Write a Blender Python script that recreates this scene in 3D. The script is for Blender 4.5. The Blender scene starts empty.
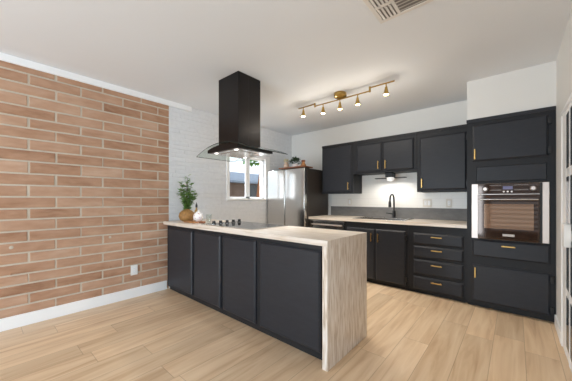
import bpy, bmesh, math, random
from mathutils import Vector, Matrix
random.seed(7)
SC = bpy.context.scene
COL = SC.collection
PI = math.pi

# ------------------------------------------------------------------ camera
F_PX, YAW, HORIZON = 264.9044, 0.7141, 199.4221
CAM = (3.4939, -4.2153, 1.186)
cd = bpy.data.cameras.new('camera')
cd.sensor_fit = 'HORIZONTAL'; cd.sensor_width = 36.0
cd.lens = F_PX / 572.0 * 36.0
cd.shift_y = (HORIZON - 190.5) / 572.0
cd.clip_start = 0.02; cd.clip_end = 200
co = bpy.data.objects.new('camera', cd); COL.objects.link(co)
co.location = CAM; co.rotation_euler = (PI / 2, 0, YAW)
SC.camera = co

# ------------------------------------------------------------------ view + world + big lights
vs = SC.view_settings
vs.view_transform = 'Standard'; vs.look = 'None'; vs.gamma = 1.0; vs.use_curve_mapping = False
vs.exposure = 0.32
w = bpy.data.worlds.new('sky'); SC.world = w; w.use_nodes = True
wn = w.node_tree; bg = wn.nodes['Background']
bg.inputs['Color'].default_value = (0.82, 0.91, 1.0, 1); bg.inputs['Strength'].default_value = 1.5
SC.cycles.use_denoising = True
SC.cycles.max_bounces = 10; SC.cycles.diffuse_bounces = 6; SC.cycles.transparent_max_bounces = 16

def area(name, loc, rot, sx, sy, power, col=(1, 1, 1)):
    d = bpy.data.lights.new(name, 'AREA'); d.shape = 'RECTANGLE'; d.size = sx; d.size_y = sy
    d.energy = power; d.color = col
    o = bpy.data.objects.new(name, d); COL.objects.link(o); o.location = loc; o.rotation_euler = rot
    return o
# unseen fill lamps added behind and beside the camera, plus window daylight
area('added_rear_fill', (1.5, -7.45, .85), (PI / 2, 0, 0), 2.4, 1.5, 95, (0.76, 0.90, 1.0))
area('added_side_fill', (7.4, -5.4, .72), (PI / 2, 0, PI / 2), 3.4, 1.2, 50, (0.60, 0.81, 1.0))
area('window_daylight', (-1.15, -1.2, 3.0), (math.radians(45), 0, -PI / 2), 1.6, 1.0, 300, (0.92, 0.97, 1.0))

# ------------------------------------------------------------------ mesh builder
def link(o, parent=None):
    COL.objects.link(o)
    if parent is not None: o.parent = parent
    return o
def wloc(o):
    v = Vector((0, 0, 0))
    while o is not None:
        v += o.location; o = o.parent
    return v

class MB:
    def __init__(s): s.bm = bmesh.new()
    def _bev(s, new, bevel, seg=2):
        if bevel <= 0: return
        vset = set(new)
        ed = [e for e in s.bm.edges if e.verts[0] in vset and e.verts[1] in vset]
        bmesh.ops.bevel(s.bm, geom=ed, offset=bevel, segments=seg, affect='EDGES', profile=0.5)
    def box(s, x0, x1, y0, y1, z0, z1, bevel=0, seg=2):
        v = [s.bm.verts.new((x, y, z)) for x in (x0, x1) for y in (y0, y1) for z in (z0, z1)]
        for f in ((0, 1, 3, 2), (4, 6, 7, 5), (0, 4, 5, 1), (2, 3, 7, 6), (0, 2, 6, 4), (1, 5, 7, 3)):
            s.bm.faces.new([v[i] for i in f])
        s._bev(v, bevel, seg); return s
    def slab(s, x0, x1, z0, z1, yf, yb, ch, ym):
        """a raised cabinet front: flat face at yf, chamfer back to ym, square edge to yb"""
        def ring(d, y): return [s.bm.verts.new(p) for p in ((x0 + d, y, z0 + d), (x1 - d, y, z0 + d), (x1 - d, y, z1 - d), (x0 + d, y, z1 - d))]
        a, b, c = ring(ch, yf), ring(0, ym), ring(0, yb)
        s.bm.faces.new(a); s.bm.faces.new(c[::-1])
        for p, q in ((a, b), (b, c)):
            for i in range(4):
                j = (i + 1) % 4; s.bm.faces.new((p[i], q[i], q[j], p[j]))
        return s
    def lathe(s, prof, c, seg=24, axis='z', cap=True):
        rings = []
        for r, h in prof:
            ring = []
            for i in range(seg):
                t = 2 * PI * i / seg; a, b = r * math.cos(t), r * math.sin(t)
                if axis == 'z': p = (c[0] + a, c[1] + b, c[2] + h)
                elif axis == 'y': p = (c[0] + a, c[1] + h, c[2] + b)
                else: p = (c[0] + h, c[1] + a, c[2] + b)
                ring.append(s.bm.verts.new(p))
            rings.append(ring)
        for p, q in zip(rings, rings[1:]):
            for i in range(seg):
                j = (i + 1) % seg; s.bm.faces.new((p[i], p[j], q[j], q[i]))
        if cap:
            s.bm.faces.new(rings[0][::-1]); s.bm.faces.new(rings[-1])
        return s
    def tube(s, pts, r, seg=10, rr=None):
        pts = [Vector(p) for p in pts]; rings = []
        up = None
        for i, p in enumerate(pts):
            d = (pts[min(i + 1, len(pts) - 1)] - pts[max(i - 1, 0)]).normalized()
            if up is None:
                up = Vector((0, 0, 1)) if abs(d.z) < .9 else Vector((1, 0, 0))
            a = d.cross(up).normalized(); b = a.cross(d).normalized(); up = b
            rad = rr[i] if rr else r
            rings.append([s.bm.verts.new(p + a * rad * math.cos(2 * PI * k / seg) + b * rad * math.sin(2 * PI * k / seg)) for k in range(seg)])
        for p, q in zip(rings, rings[1:]):
            for i in range(seg):
                j = (i + 1) % seg; s.bm.faces.new((p[i], p[j], q[j], q[i]))
        s.bm.faces.new(rings[0][::-1]); s.bm.faces.new(rings[-1]); return s
    def ball(s, c, r, sx=1, sy=1, sz=1, u=16, v=10):
        bmesh.ops.create_uvsphere(s.bm, u_segments=u, v_segments=v, radius=1, matrix=Matrix.Translation(c) @ Matrix.Diagonal((r * sx, r * sy, r * sz, 1)))
        return s
    def quad(s, pts):
        s.bm.faces.new([s.bm.verts.new(p) for p in pts]); return s
    def leaf(s, base, d, length, width, bend=0.3, up=Vector((0, 0, 1))):
        d = Vector(d).normalized(); side = d.cross(up)
        if side.length < .05: side = Vector((1, 0, 0))
        side.normalize(); n = side.cross(d).normalized(); b = Vector(base)
        mid = b + d * length * .5 + n * length * bend * .25; tip = b + d * length - n * length * bend * .2
        v0 = s.bm.verts.new(b); v1 = s.bm.verts.new(mid + side * width * .5 - n * width * .12); v2 = s.bm.verts.new(mid)
        v3 = s.bm.verts.new(mid - side * width * .5 - n * width * .12); v4 = s.bm.verts.new(tip)
        for f in ((v0, v1, v2), (v0, v2, v3), (v1, v4, v2), (v2, v4, v3)): s.bm.faces.new(f)
    def build(s, name, m, parent=None, smooth=False):
        bmesh.ops.recalc_face_normals(s.bm, faces=s.bm.faces)
        me = bpy.data.meshes.new(name)
        if parent is not None:
            off = wloc(parent); bmesh.ops.translate(s.bm, verts=s.bm.verts, vec=-off)
        s.bm.to_mesh(me); s.bm.free()
        for k in (m if isinstance(m, (list, tuple)) else [m]): me.materials.append(k)
        if smooth:
            for p in me.polygons: p.use_smooth = True
            me.set_sharp_from_angle(angle=math.radians(38))
        return link(bpy.data.objects.new(name, me), parent)

def tag(o, label=None, cat=None, group=None, kind=None):
    if label: o['label'] = label
    if cat: o['category'] = cat
    if group: o['group'] = group
    if kind: o['kind'] = kind
    return o
def thing(name, loc, label, cat, group=None):
    o = bpy.data.objects.new(name, None); o.empty_display_size = .1; o.location = loc
    link(o); return tag(o, label, cat, group)
def struct(o): o['kind'] = 'structure'; return o
def dup(root, loc, label=None, group=None):
    r = root.copy(); COL.objects.link(r); r.location = loc
    if label: r['label'] = label
    if group: r['group'] = group
    for ch in list(root.children):
        c = ch.copy(); COL.objects.link(c); c.parent = r
        for g in list(ch.children):
            d = g.copy(); COL.objects.link(d); d.parent = c
    return r

# ------------------------------------------------------------------ materials
def mat(name, col, rough=.5, metal=0.0, bump=0.0, bscale=60, bstretch=(1, 1, 1), var=0.0, vscale=8, vstretch=(1, 1, 1), spec=.5, coat=0, emit=None, estr=0):
    m = bpy.data.materials.new(name); m.use_nodes = True
    nt = m.node_tree; p = nt.nodes['Principled BSDF']
    p.inputs['Base Color'].default_value = (*col, 1); p.inputs['Roughness'].default_value = rough
    p.inputs['Metallic'].default_value = metal; p.inputs['Specular IOR Level'].default_value = spec
    if coat: p.inputs['Coat Weight'].default_value = coat; p.inputs['Coat Roughness'].default_value = .1
    if emit: p.inputs['Emission Color'].default_value = (*emit, 1); p.inputs['Emission Strength'].default_value = estr
    tc = nt.nodes.new('ShaderNodeTexCoord')
    def noise(scale, stretch, detail=4):
        mp = nt.nodes.new('ShaderNodeMapping'); mp.inputs['Scale'].default_value = stretch
        n = nt.nodes.new('ShaderNodeTexNoise'); n.inputs['Scale'].default_value = scale; n.inputs['Detail'].default_value = detail
        nt.links.new(tc.outputs['Object'], mp.inputs['Vector']); nt.links.new(mp.outputs['Vector'], n.inputs['Vector'])
        return n
    if var:
        n = noise(vscale, vstretch)
        mr = nt.nodes.new('ShaderNodeMapRange'); mr.inputs['From Min'].default_value = .3; mr.inputs['From Max'].default_value = .7
        mr.inputs['To Min'].default_value = 1 - var; mr.inputs['To Max'].default_value = 1 + var
        mx = nt.nodes.new('ShaderNodeVectorMath'); mx.operation = 'SCALE'; mx.inputs[0].default_value = col
        nt.links.new(n.outputs['Fac'], mr.inputs['Value']); nt.links.new(mr.outputs['Result'], mx.inputs['Scale'])
        nt.links.new(mx.outputs['Vector'], p.inputs['Base Color'])
    if bump:
        n = noise(bscale, bstretch); b = nt.nodes.new('ShaderNodeBump'); b.inputs['Strength'].default_value = bump; b.inputs['Distance'].default_value = .004
        nt.links.new(n.outputs['Fac'], b.inputs['Height']); nt.links.new(b.outputs['Normal'], p.inputs['Normal'])
    return m

def srgb(r, g, b):
    f = lambda c: (c / 255 / 12.92) if c / 255 <= .04045 else ((c / 255 + .055) / 1.055) ** 2.4
    return (f(r), f(g), f(b))

class NT:
    """small helper for math node chains"""
    def __init__(s, m): s.nt = m.node_tree
    def node(s, t, **kw):
        n = s.nt.nodes.new(t)
        for k, v in kw.items(): setattr(n, k, v)
        return n
    def lk(s, a, b): s.nt.links.new(a, b)
    def m(s, op, a, b=None, c=None):
        n = s.node('ShaderNodeMath', operation=op)
        for i, v in enumerate((a, b, c)):
            if v is None: continue
            if isinstance(v, (int, float)): n.inputs[i].default_value = v
            else: s.lk(v, n.inputs[i])
        return n.outputs[0]
    def ramp(s, fac, stops):
        r = s.node('ShaderNodeValToRGB'); e = r.color_ramp.elements
        e[0].position, e[0].color = stops[0][0], (*stops[0][1], 1)
        e[1].position, e[1].color = stops[-1][0], (*stops[-1][1], 1)
        for pos, c in stops[1:-1]:
            k = e.new(pos); k.color = (*c, 1)
        s.lk(fac, r.inputs['Fac']); return r.outputs['Color']
    def mix(s, fac, a, b, blend='MIX'):
        n = s.node('ShaderNodeMix', data_type='RGBA', blend_type=blend)
        for sock, v in ((n.inputs[0], fac), (n.inputs[6], a), (n.inputs[7], b)):
            if isinstance(v, (int, float)): sock.default_value = v
            elif isinstance(v, tuple): sock.default_value = (*v, 1)
            else: s.lk(v, sock)
        return n.outputs[2]

def floor_material():
    m = bpy.data.materials.new('oak_planks'); m.use_nodes = True; n = NT(m)
    p = m.node_tree.nodes['Principled BSDF']
    tc = n.node('ShaderNodeTexCoord'); sp = n.node('ShaderNodeSeparateXYZ'); n.lk(tc.outputs['Object'], sp.inputs[0])
    X, Y = sp.outputs[0], sp.outputs[1]
    u = n.m('DIVIDE', n.m('SUBTRACT', X, .0155), .1963); row = n.m('FLOOR', u); fu = n.m('FRACT', u)
    wn1 = n.node('ShaderNodeTexWhiteNoise', noise_dimensions='1D'); n.lk(row, wn1.inputs['W'])
    v = n.m('ADD', n.m('DIVIDE', Y, 1.22), n.m('MULTIPLY', wn1.outputs['Value'], 7.3)); colr = n.m('FLOOR', v); fv = n.m('FRACT', v)
    cb = n.node('ShaderNodeCombineXYZ'); n.lk(row, cb.inputs[0]); n.lk(colr, cb.inputs[1])
    wn2 = n.node('ShaderNodeTexWhiteNoise', noise_dimensions='3D'); n.lk(cb.outputs[0], wn2.inputs['Vector'])
    rnd = wn2.outputs['Value']
    # grain, shifted per plank
    g = n.node('ShaderNodeCombineXYZ')
    n.lk(n.m('ADD', n.m('MULTIPLY', X, 16.0), n.m('MULTIPLY', rnd, 91.0)), g.inputs[0])
    n.lk(n.m('ADD', n.m('MULTIPLY', Y, 1.3), n.m('MULTIPLY', rnd, 37.0)), g.inputs[1])
    nz = n.node('ShaderNodeTexNoise'); nz.inputs['Scale'].default_value = 1.0; nz.inputs['Detail'].default_value = 5; nz.inputs['Distortion'].default_value = .9
    n.lk(g.outputs[0], nz.inputs['Vector'])
    g2 = n.node('ShaderNodeCombineXYZ')
    n.lk(n.m('ADD', n.m('MULTIPLY', X, 90.0), n.m('MULTIPLY', rnd, 51.0)), g2.inputs[0]); n.lk(n.m('MULTIPLY', Y, 3.0), g2.inputs[1])
    nz2 = n.node('ShaderNodeTexNoise'); nz2.inputs['Scale'].default_value = 1.0; nz2.inputs['Detail'].default_value = 3; n.lk(g2.outputs[0], nz2.inputs['Vector'])
    base = n.ramp(nz.outputs['Fac'], [(.28, srgb(198, 164, 130)), (.46, srgb(219, 190, 156)), (.62, srgb(229, 203, 171)), (.8, srgb(237, 215, 187))])
    base = n.mix(n.m('MULTIPLY', nz2.outputs['Fac'], .25), base, srgb(200, 170, 138))
    tone = n.m('ADD', .90, n.m('MULTIPLY', rnd, .20))
    tn = n.node('ShaderNodeVectorMath', operation='SCALE'); n.lk(base, tn.inputs[0]); n.lk(tone, tn.inputs['Scale'])
    du = n.m('MINIMUM', fu, n.m('SUBTRACT', 1.0, fu)); dv = n.m('MINIMUM', fv, n.m('SUBTRACT', 1.0, fv))
    su = n.m('LESS_THAN', du, .010); sv = n.m('LESS_THAN', dv, .0016)
    seam = n.m('MAXIMUM', su, sv)
    colr2 = n.mix(n.m('MULTIPLY', seam, .42), tn.outputs[0], srgb(120, 88, 62))
    n.lk(colr2, p.inputs['Base Color'])
    p.inputs['Roughness'].default_value = .38; p.inputs['Specular IOR Level'].default_value = .4
    b = n.node('ShaderNodeBump'); b.inputs['Strength'].default_value = .25; b.inputs['Distance'].default_value = .002
    n.lk(n.m('SUBTRACT', n.m('MULTIPLY', nz2.outputs['Fac'], .3), seam), b.inputs['Height']); n.lk(b.outputs['Normal'], p.inputs['Normal'])
    return m

def brick_material():
    m = bpy.data.materials.new('slump_brick'); m.use_nodes = True; n = NT(m)
    p = m.node_tree.nodes['Principled BSDF']
    at = n.node('ShaderNodeAttribute', attribute_name='tone')
    tc = n.node('ShaderNodeTexCoord')
    def nz(scale, stretch, det=5):
        mp = n.node('ShaderNodeMapping'); mp.inputs['Scale'].default_value = stretch
        k = n.node('ShaderNodeTexNoise'); k.inputs['Scale'].default_value = scale; k.inputs['Detail'].default_value = det
        n.lk(tc.outputs['Object'], mp.inputs['Vector']); n.lk(mp.outputs['Vector'], k.inputs['Vector']); return k.outputs['Fac']
    big = nz(2.6, (1, 1, 3)); fine = nz(30, (1, .35, 1)); mid = nz(9, (1, .5, 2))
    f = n.m('ADD', n.m('MULTIPLY', at.outputs['Fac'], .24), n.m('ADD', n.m('MULTIPLY', big, .44), n.m('MULTIPLY', mid, .40)))
    c = n.ramp(f, [(.28, srgb(140, 102, 78)), (.45, srgb(172, 133, 107)), (.62, srgb(188, 152, 127)), (.82, srgb(206, 177, 155))])
    c = n.mix(n.m('MULTIPLY', n.m('SUBTRACT', fine, .42), .9), c, srgb(208, 172, 144))
    n.lk(c, p.inputs['Base Color']); p.inputs['Roughness'].default_value = .9; p.inputs['Specular IOR Level'].default_value = .2
    b = n.node('ShaderNodeBump'); b.inputs['Strength'].default_value = .5; b.inputs['Distance'].default_value = .004
    n.lk(n.m('ADD', fine, mid), b.inputs['Height']); n.lk(b.outputs['Normal'], p.inputs['Normal'])
    return m

def counter_material(upright=False):
    m = bpy.data.materials.new('travertine_upright' if upright else 'travertine_laminate'); m.use_nodes = True; n = NT(m)
    p = m.node_tree.nodes['Principled BSDF']; tc = n.node('ShaderNodeTexCoord')
    def nz(scale, stretch, det=6):
        mp = n.node('ShaderNodeMapping'); mp.inputs['Scale'].default_value = stretch
        k = n.node('ShaderNodeTexNoise'); k.inputs['Scale'].default_value = scale; k.inputs['Detail'].default_value = det; k.inputs['Distortion'].default_value = .4
        n.lk(tc.outputs['Object'], mp.inputs['Vector']); n.lk(mp.outputs['Vector'], k.inputs['Vector']); return k.outputs['Fac']
    # the vein runs along x on the top and along z on the waterfall end
    geo = n.node('ShaderNodeNewGeometry'); sx = n.node('ShaderNodeSeparateXYZ'); n.lk(geo.outputs['Normal'], sx.inputs[0])
    side = n.m('GREATER_THAN', n.m('ABSOLUTE', sx.outputs[0]), .6)
    a = nz(9, (.28, 4.0, 4.0)); v = nz(16, (4.5, 5.5, .42), 9)
    if upright: side = n.m('ADD', 1.0, 0.0)
    mixf = n.m('ADD', n.m('MULTIPLY', side, v), n.m('MULTIPLY', n.m('SUBTRACT', 1.0, side), a))
    if upright: mixf = n.m('ADD', .5, n.m('MULTIPLY', n.m('SUBTRACT', mixf, .5), 1.7))
    c = n.ramp(mixf, [(.25, srgb(190, 172, 152)), (.42, srgb(215, 202, 187)), (.58, srgb(228, 218, 207)), (.78, srgb(238, 232, 225))])
    n.lk(c, p.inputs['Base Color']); p.inputs['Roughness'].default_value = .33
    return m

def wood_material(name, c1, c2, stretch, rough=.45):
    m = bpy.data.materials.new(name); m.use_nodes = True; n = NT(m)
    p = m.node_tree.nodes['Principled BSDF']; tc = n.node('ShaderNodeTexCoord')
    mp = n.node('ShaderNodeMapping'); mp.inputs['Scale'].default_value = stretch
    k = n.node('ShaderNodeTexNoise'); k.inputs['Scale'].default_value = 8; k.inputs['Detail'].default_value = 4; k.inputs['Distortion'].default_value = .6
    n.lk(tc.outputs['Object'], mp.inputs['Vector']); n.lk(mp.outputs['Vector'], k.inputs['Vector'])
    n.lk(n.ramp(k.outputs['Fac'], [(.3, c1), (.7, c2)]), p.inputs['Base Color']); p.inputs['Roughness'].default_value = rough
    return m

def tile_material():
    """white wall covering with faint wide joints above the dark upstand"""
    m = bpy.data.materials.new('white_tile'); m.use_nodes = True; n = NT(m)
    p = m.node_tree.nodes['Principled BSDF']; tc = n.node('ShaderNodeTexCoord')
    sp = n.node('ShaderNodeSeparateXYZ'); n.lk(tc.outputs['Object'], sp.inputs[0])
    fz = n.m('FRACT', n.m('DIVIDE', sp.outputs[2], .10)); row = n.m('FLOOR', n.m('DIVIDE', sp.outputs[2], .10))
    fx = n.m('FRACT', n.m('ADD', n.m('DIVIDE', sp.outputs[0], .30), n.m('MULTIPLY', n.m('MODULO', row, 2.0), .5)))
    j = n.m('MAXIMUM', n.m('LESS_THAN', fz, .035), n.m('LESS_THAN', fx, .012))
    n.lk(n.mix(n.m('MULTIPLY', j, .35), srgb(236, 234, 229), srgb(200, 198, 192)), p.inputs['Base Color'])
    p.inputs['Roughness'].default_value = .3
    return m

def glass_material(name, tint=(1, 1, 1), refl=.06, rough=0.0):
    m = bpy.data.materials.new(name); m.use_nodes = True; n = NT(m)
    nt = m.node_tree; nt.nodes.remove(nt.nodes['Principled BSDF'])
    t = n.node('ShaderNodeBsdfTransparent'); t.inputs['Color'].default_value = (*tint, 1)
    g = n.node('ShaderNodeBsdfGlossy'); g.inputs['Roughness'].default_value = rough
    ge = n.node('ShaderNodeNewGeometry'); dt = n.node('ShaderNodeVectorMath', operation='DOT_PRODUCT')
    n.lk(ge.outputs['Normal'], dt.inputs[0]); n.lk(ge.outputs['Incoming'], dt.inputs[1])
    c = n.m('SUBTRACT', 1.0, n.m('ABSOLUTE', dt.outputs['Value']))
    fr = n.m('ADD', refl * .6, n.m('MULTIPLY', n.m('POWER', c, 5.0), .75))
    mx = n.node('ShaderNodeMixShader'); n.lk(fr, mx.inputs[0]); n.lk(t.outputs[0], mx.inputs[1]); n.lk(g.outputs[0], mx.inputs[2])
    n.lk(mx.outputs[0], nt.nodes['Material Output'].inputs['Surface']); return m

M = {}
M['floor'] = floor_material()
M['brick'] = brick_material()
M['mortar'] = mat('mortar', srgb(200, 189, 173), .95, bump=.4, bscale=80, var=.06, vscale=12)
M['ceiling'] = mat('ceiling_paint', srgb(227, 230, 234), .85, bump=.06, bscale=160)
M['wall'] = mat('wall_paint', srgb(225, 225, 223), .7, bump=.08, bscale=140)
M['white_brick'] = mat('painted_brick', srgb(224, 227, 231), .55, bump=.25, bscale=45, bstretch=(1, .4, 1), var=.03, vscale=20)
M['trim'] = mat('trim_white', srgb(246, 247, 248), .35)
M['tile'] = tile_material()
M['cab'] = mat('charcoal_cabinet_paint', srgb(41, 43, 49), .44, spec=.32, bump=.12, bscale=14, bstretch=(1, 1, 6), var=.10, vscale=9, vstretch=(1, 1, 5))
M['cab_body'] = mat('charcoal_cabinet_body', srgb(32, 33, 37), .5, spec=.3)
M['toe'] = mat('toe_kick_black', srgb(22, 22, 24), .6)
M['brass'] = mat('brushed_brass', srgb(178, 147, 86), .28, metal=1, bump=.03, bscale=120)
M['gold'] = mat('satin_gold', srgb(212, 174, 106), .35, metal=1)
M['black'] = mat('matte_black', srgb(20, 20, 22), .42)
M['hood_black'] = mat('black_steel', srgb(31, 27, 27), .3, metal=.5, spec=.5)
M['counter'] = counter_material()
M['counter_upright'] = counter_material(True)
M['slate'] = mat('slate_upstand', srgb(112, 111, 110), .5, var=.14, vscale=10, vstretch=(1, 1, 2), bump=.05)
M['steel'] = mat('stainless_steel', srgb(205, 203, 200), .22, metal=1, bump=.02, bscale=30, bstretch=(12, 12, .2))
M['steel_dull'] = mat('stainless_dull', srgb(214, 204, 198), .42, metal=.85)
M['fridge_side'] = mat('fridge_side_dark', srgb(56, 51, 48), .4, bump=.05, bscale=200)
M['oven_glass'] = mat('oven_glass_reflection_tint', srgb(66, 53, 46), .05, metal=.6, spec=.8)  # brown of the reflected rear room put into the glass colour
M['oven_window'] = mat('oven_window_reflection_tint', srgb(140, 113, 92), .06, metal=.6, spec=.8)  # paler tan reflection put into the window colour
M['cook_glass'] = mat('cooktop_glass', srgb(24, 25, 27), .05, spec=.7)
M['ring'] = mat('burner_ring', srgb(120, 122, 125), .3)
M['led'] = mat('led_white', (1, 1, 1), .4, emit=(1, .98, .95), estr=1.6)
M['bulb'] = mat('warm_bulb', (1, 1, 1), .4, emit=(1, .86, .62), estr=8)
M['dome'] = mat('light_dome', (.9, .9, .9), .4, emit=(1, .97, .92), estr=.35)
M['pane'] = glass_material('window_pane', refl=.05)
M['hood_glass'] = glass_material('hood_glass_tint', (.90, .94, .92), refl=.06)
M['glass_edge'] = mat('glass_edge', srgb(40, 52, 50), .15)
M['plastic'] = mat('white_plastic', srgb(240, 239, 236), .35)
M['ivory'] = mat('ivory_plastic', srgb(222, 216, 206), .4)
M['slot'] = mat('outlet_slot', srgb(90, 88, 86), .6)
M['vent'] = mat('vent_white', srgb(222, 218, 213), .5)
M['duct'] = mat('duct_dark', srgb(150, 144, 140), .9)
M['leaf'] = mat('leaf_green', srgb(108, 148, 70), .5, var=.35, vscale=25)
M['leaf_dark'] = mat('leaf_dark_green', srgb(50, 78, 34), .5, var=.35, vscale=30)
M['leaf_out'] = mat('leaf_outdoor', srgb(96, 150, 62), .6, var=.35, vscale=3)  # green of the outdoor tree leaves, tone varied at random
M['stem'] = mat('stem', srgb(88, 72, 44), .7)
M['wicker'] = mat('woven_rattan', srgb(158, 116, 64), .6, bump=.8, bscale=60, bstretch=(1, 1, 3), var=.25, vscale=40)
M['terracotta'] = mat('blush_ceramic', srgb(206, 178, 156), .5)
M['white_cer'] = mat('white_ceramic', srgb(236, 230, 228), .25)
def floral():
    m = bpy.data.materials.new('floral_glaze'); m.use_nodes = True; n = NT(m); p = m.node_tree.nodes['Principled BSDF']
    tc = n.node('ShaderNodeTexCoord'); vo = n.node('ShaderNodeTexVoronoi'); vo.inputs['Scale'].default_value = 34
    n.lk(tc.outputs['Object'], vo.inputs['Vector'])
    sp = n.node('ShaderNodeSeparateColor'); n.lk(vo.outputs['Color'], sp.inputs[0])
    dot = n.m('LESS_THAN', vo.outputs['Distance'], .30)
    fc = n.ramp(sp.outputs[0], [(.0, srgb(214, 132, 150)), (.5, srgb(150, 160, 110)), (1.0, srgb(206, 160, 190))])
    n.lk(n.mix(dot, srgb(240, 234, 232), fc), p.inputs['Base Color']); p.inputs['Roughness'].default_value = .25
    return m
M['floral'] = floral()
M['pink'] = mat('pink_glaze', srgb(205, 140, 150), .3)
M['amber'] = mat('amber_label', srgb(152, 118, 58), .35)
M['board'] = wood_material('acacia_wood', srgb(150, 96, 56), srgb(196, 142, 92), (1, 8, 8))
M['redwood'] = wood_material('reddish_wood', srgb(112, 66, 44), srgb(150, 94, 62), (1, 10, 10))
M['clear'] = glass_material('clear_glass', (.96, .98, .97), refl=.07)
M['display'] = mat('oven_display', srgb(30, 30, 44), .1, emit=(.5, .5, .85), estr=.2)
M['print'] = mat('oven_print', srgb(190, 186, 182), .4)
M['house'] = mat('neighbour_wall', srgb(112, 92, 80), .9, var=.12, vscale=3)
M['house_dark'] = mat('neighbour_glass', srgb(48, 46, 46), .3)
M['shingle'] = mat('neighbour_shingles', srgb(132, 142, 156), .9, var=.12, vscale=5)
M['ground'] = mat('yard_ground', srgb(160, 145, 122), .95, var=.15, vscale=2)
M['post'] = mat('porch_post', srgb(150, 96, 62), .8)
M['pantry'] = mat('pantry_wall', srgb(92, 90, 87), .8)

H = 2.5
XR = 3.785
# ------------------------------------------------------------------ setting: floor, ceiling
MB().box(0, 7.6, -7.6, 0, -.08, 0).build('floor', M['floor']); struct(bpy.data.objects['floor'])
struct(MB().box(-.2, 7.8, -7.8, .2, H, H + .1).build('ceiling', M['ceiling']))

# ------------------------------------------------------------------ brick walls (real courses over a mortar bed)
ROWS = [2.48, 2.377, 2.276, 2.174, 2.064, 1.96, 1.865, 1.761, 1.656, 1.548, 1.431, 1.32, 1.21, 1.10, .997, .888, .786, .684, .586, .486, .391, .295, .195, .098, .0]
WIN = (-1.618, -.735, 1.19, 1.95)      # opening of window_1: y0, y1, z0, z1
def brick_wall(name, y0, y1, mats, gap, jit, proud, hole=None, plane=0.0, rows=ROWS, head=None, length=.402):
    """bricks face +x; mats = (mortar, brick)"""
    rnd = random.Random(11); bm = bmesh.new(); tone = []
    mb = MB(); mb.bm.free(); mb.bm = bm
    nface = lambda: len(bm.faces)
    bx0 = plane - .16
    def bed(a, b, c, d):
        mb.box(bx0, plane - proud, a, b, c, d)
    if hole:
        h0, h1, k0, k1 = hole
        bed(y0, h0, 0, H); bed(h1, y1, 0, H); bed(h0, h1, 0, k0); bed(h0, h1, k1, H)
    else: bed(y0, y1, 0, H)
    tone += [0.5] * nface(); midx = [0] * nface()
    head = gap if head is None else head
    for i in range(-1, len(rows) - 1):
        zt = rows[i] if i >= 0 else H + .001; zb = rows[i + 1]
        zt -= gap / 2; zb += gap / 2
        if zt - zb < .008: continue
        off = -3.916 if i % 2 == 1 else -3.717
        if i < 0: off = -3.916
        k0 = int(math.floor((y0 - off) / length)) - 1
        y = off + k0 * length + (rnd.random() * length if head != gap else 0)
        while y < y1:
            a, b = max(y + head / 2 + rnd.uniform(-jit, jit) * head / gap, y0), min(y + length - head / 2 + rnd.uniform(-jit, jit) * head / gap, y1)
            y += length
            segs = [(a, b)]
            if hole and zt > hole[2] and zb < hole[3]:
                segs = [(a, min(b, hole[0])), (max(a, hole[1]), b)]
            t = rnd.random()
            for (p, q) in segs:
                if q - p < .02: continue
                d = plane + rnd.uniform(-.0025, .0015); e = .004
                j = lambda: rnd.uniform(-jit, jit) * .5
                f = [(d, p + e, zb + e + j()), (d, q - e, zb + e + j()), (d, q - e, zt - e + j()), (d, p + e, zt - e + j())]
                g = [(plane - proud - .001, p, zb), (plane - proud - .001, q, zb), (plane - proud - .001, q, zt), (plane - proud - .001, p, zt)]
                fv = [bm.verts.new(x) for x in f]; gv = [bm.verts.new(x) for x in g]
                bm.faces.new(fv)
                for s in range(4):
                    r = (s + 1) % 4; bm.faces.new((gv[s], gv[r], fv[r], fv[s]))
                tone += [t] * 5; midx += [1] * 5
    me = bpy.data.meshes.new(name); bm.to_mesh(me); bm.free()
    for k in mats: me.materials.append(k)
    at = me.attributes.new('tone', 'FLOAT', 'FACE'); at.data.foreach_set('value', tone)
    me.polygons.foreach_set('material_index', midx)
    return struct(link(bpy.data.objects.new(name, me)))
YB = -2.567
wl = brick_wall('wall_left', -7.6, YB, (M['mortar'], M['brick']), .0145, .004, .006)
brick_wall('wall_window', YB, .0, (M['white_brick'], M['white_brick']), .008, .003, .005, hole=WIN, rows=[2.475 - .055 * k for k in range(45)] + [0.0], head=.003, length=.6)
# plaster dabs and a plug hole left in the brick
for (y, z, r, mm, nm) in ((-4.03, .745, .016, 'mortar', 'plaster_dab'), (-3.247, .755, .014, 'mortar', 'plaster_dab'), (-3.24, .418, .012, 'brick', 'plug_hole'), (-4.03, .50, .009, 'brick', 'plug_hole')):
    MB().lathe([(r, 0), (r * .9, .004), (r * .4, .006)], (0, y, z), 12, 'x').build(nm, M[mm], wl)
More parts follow.
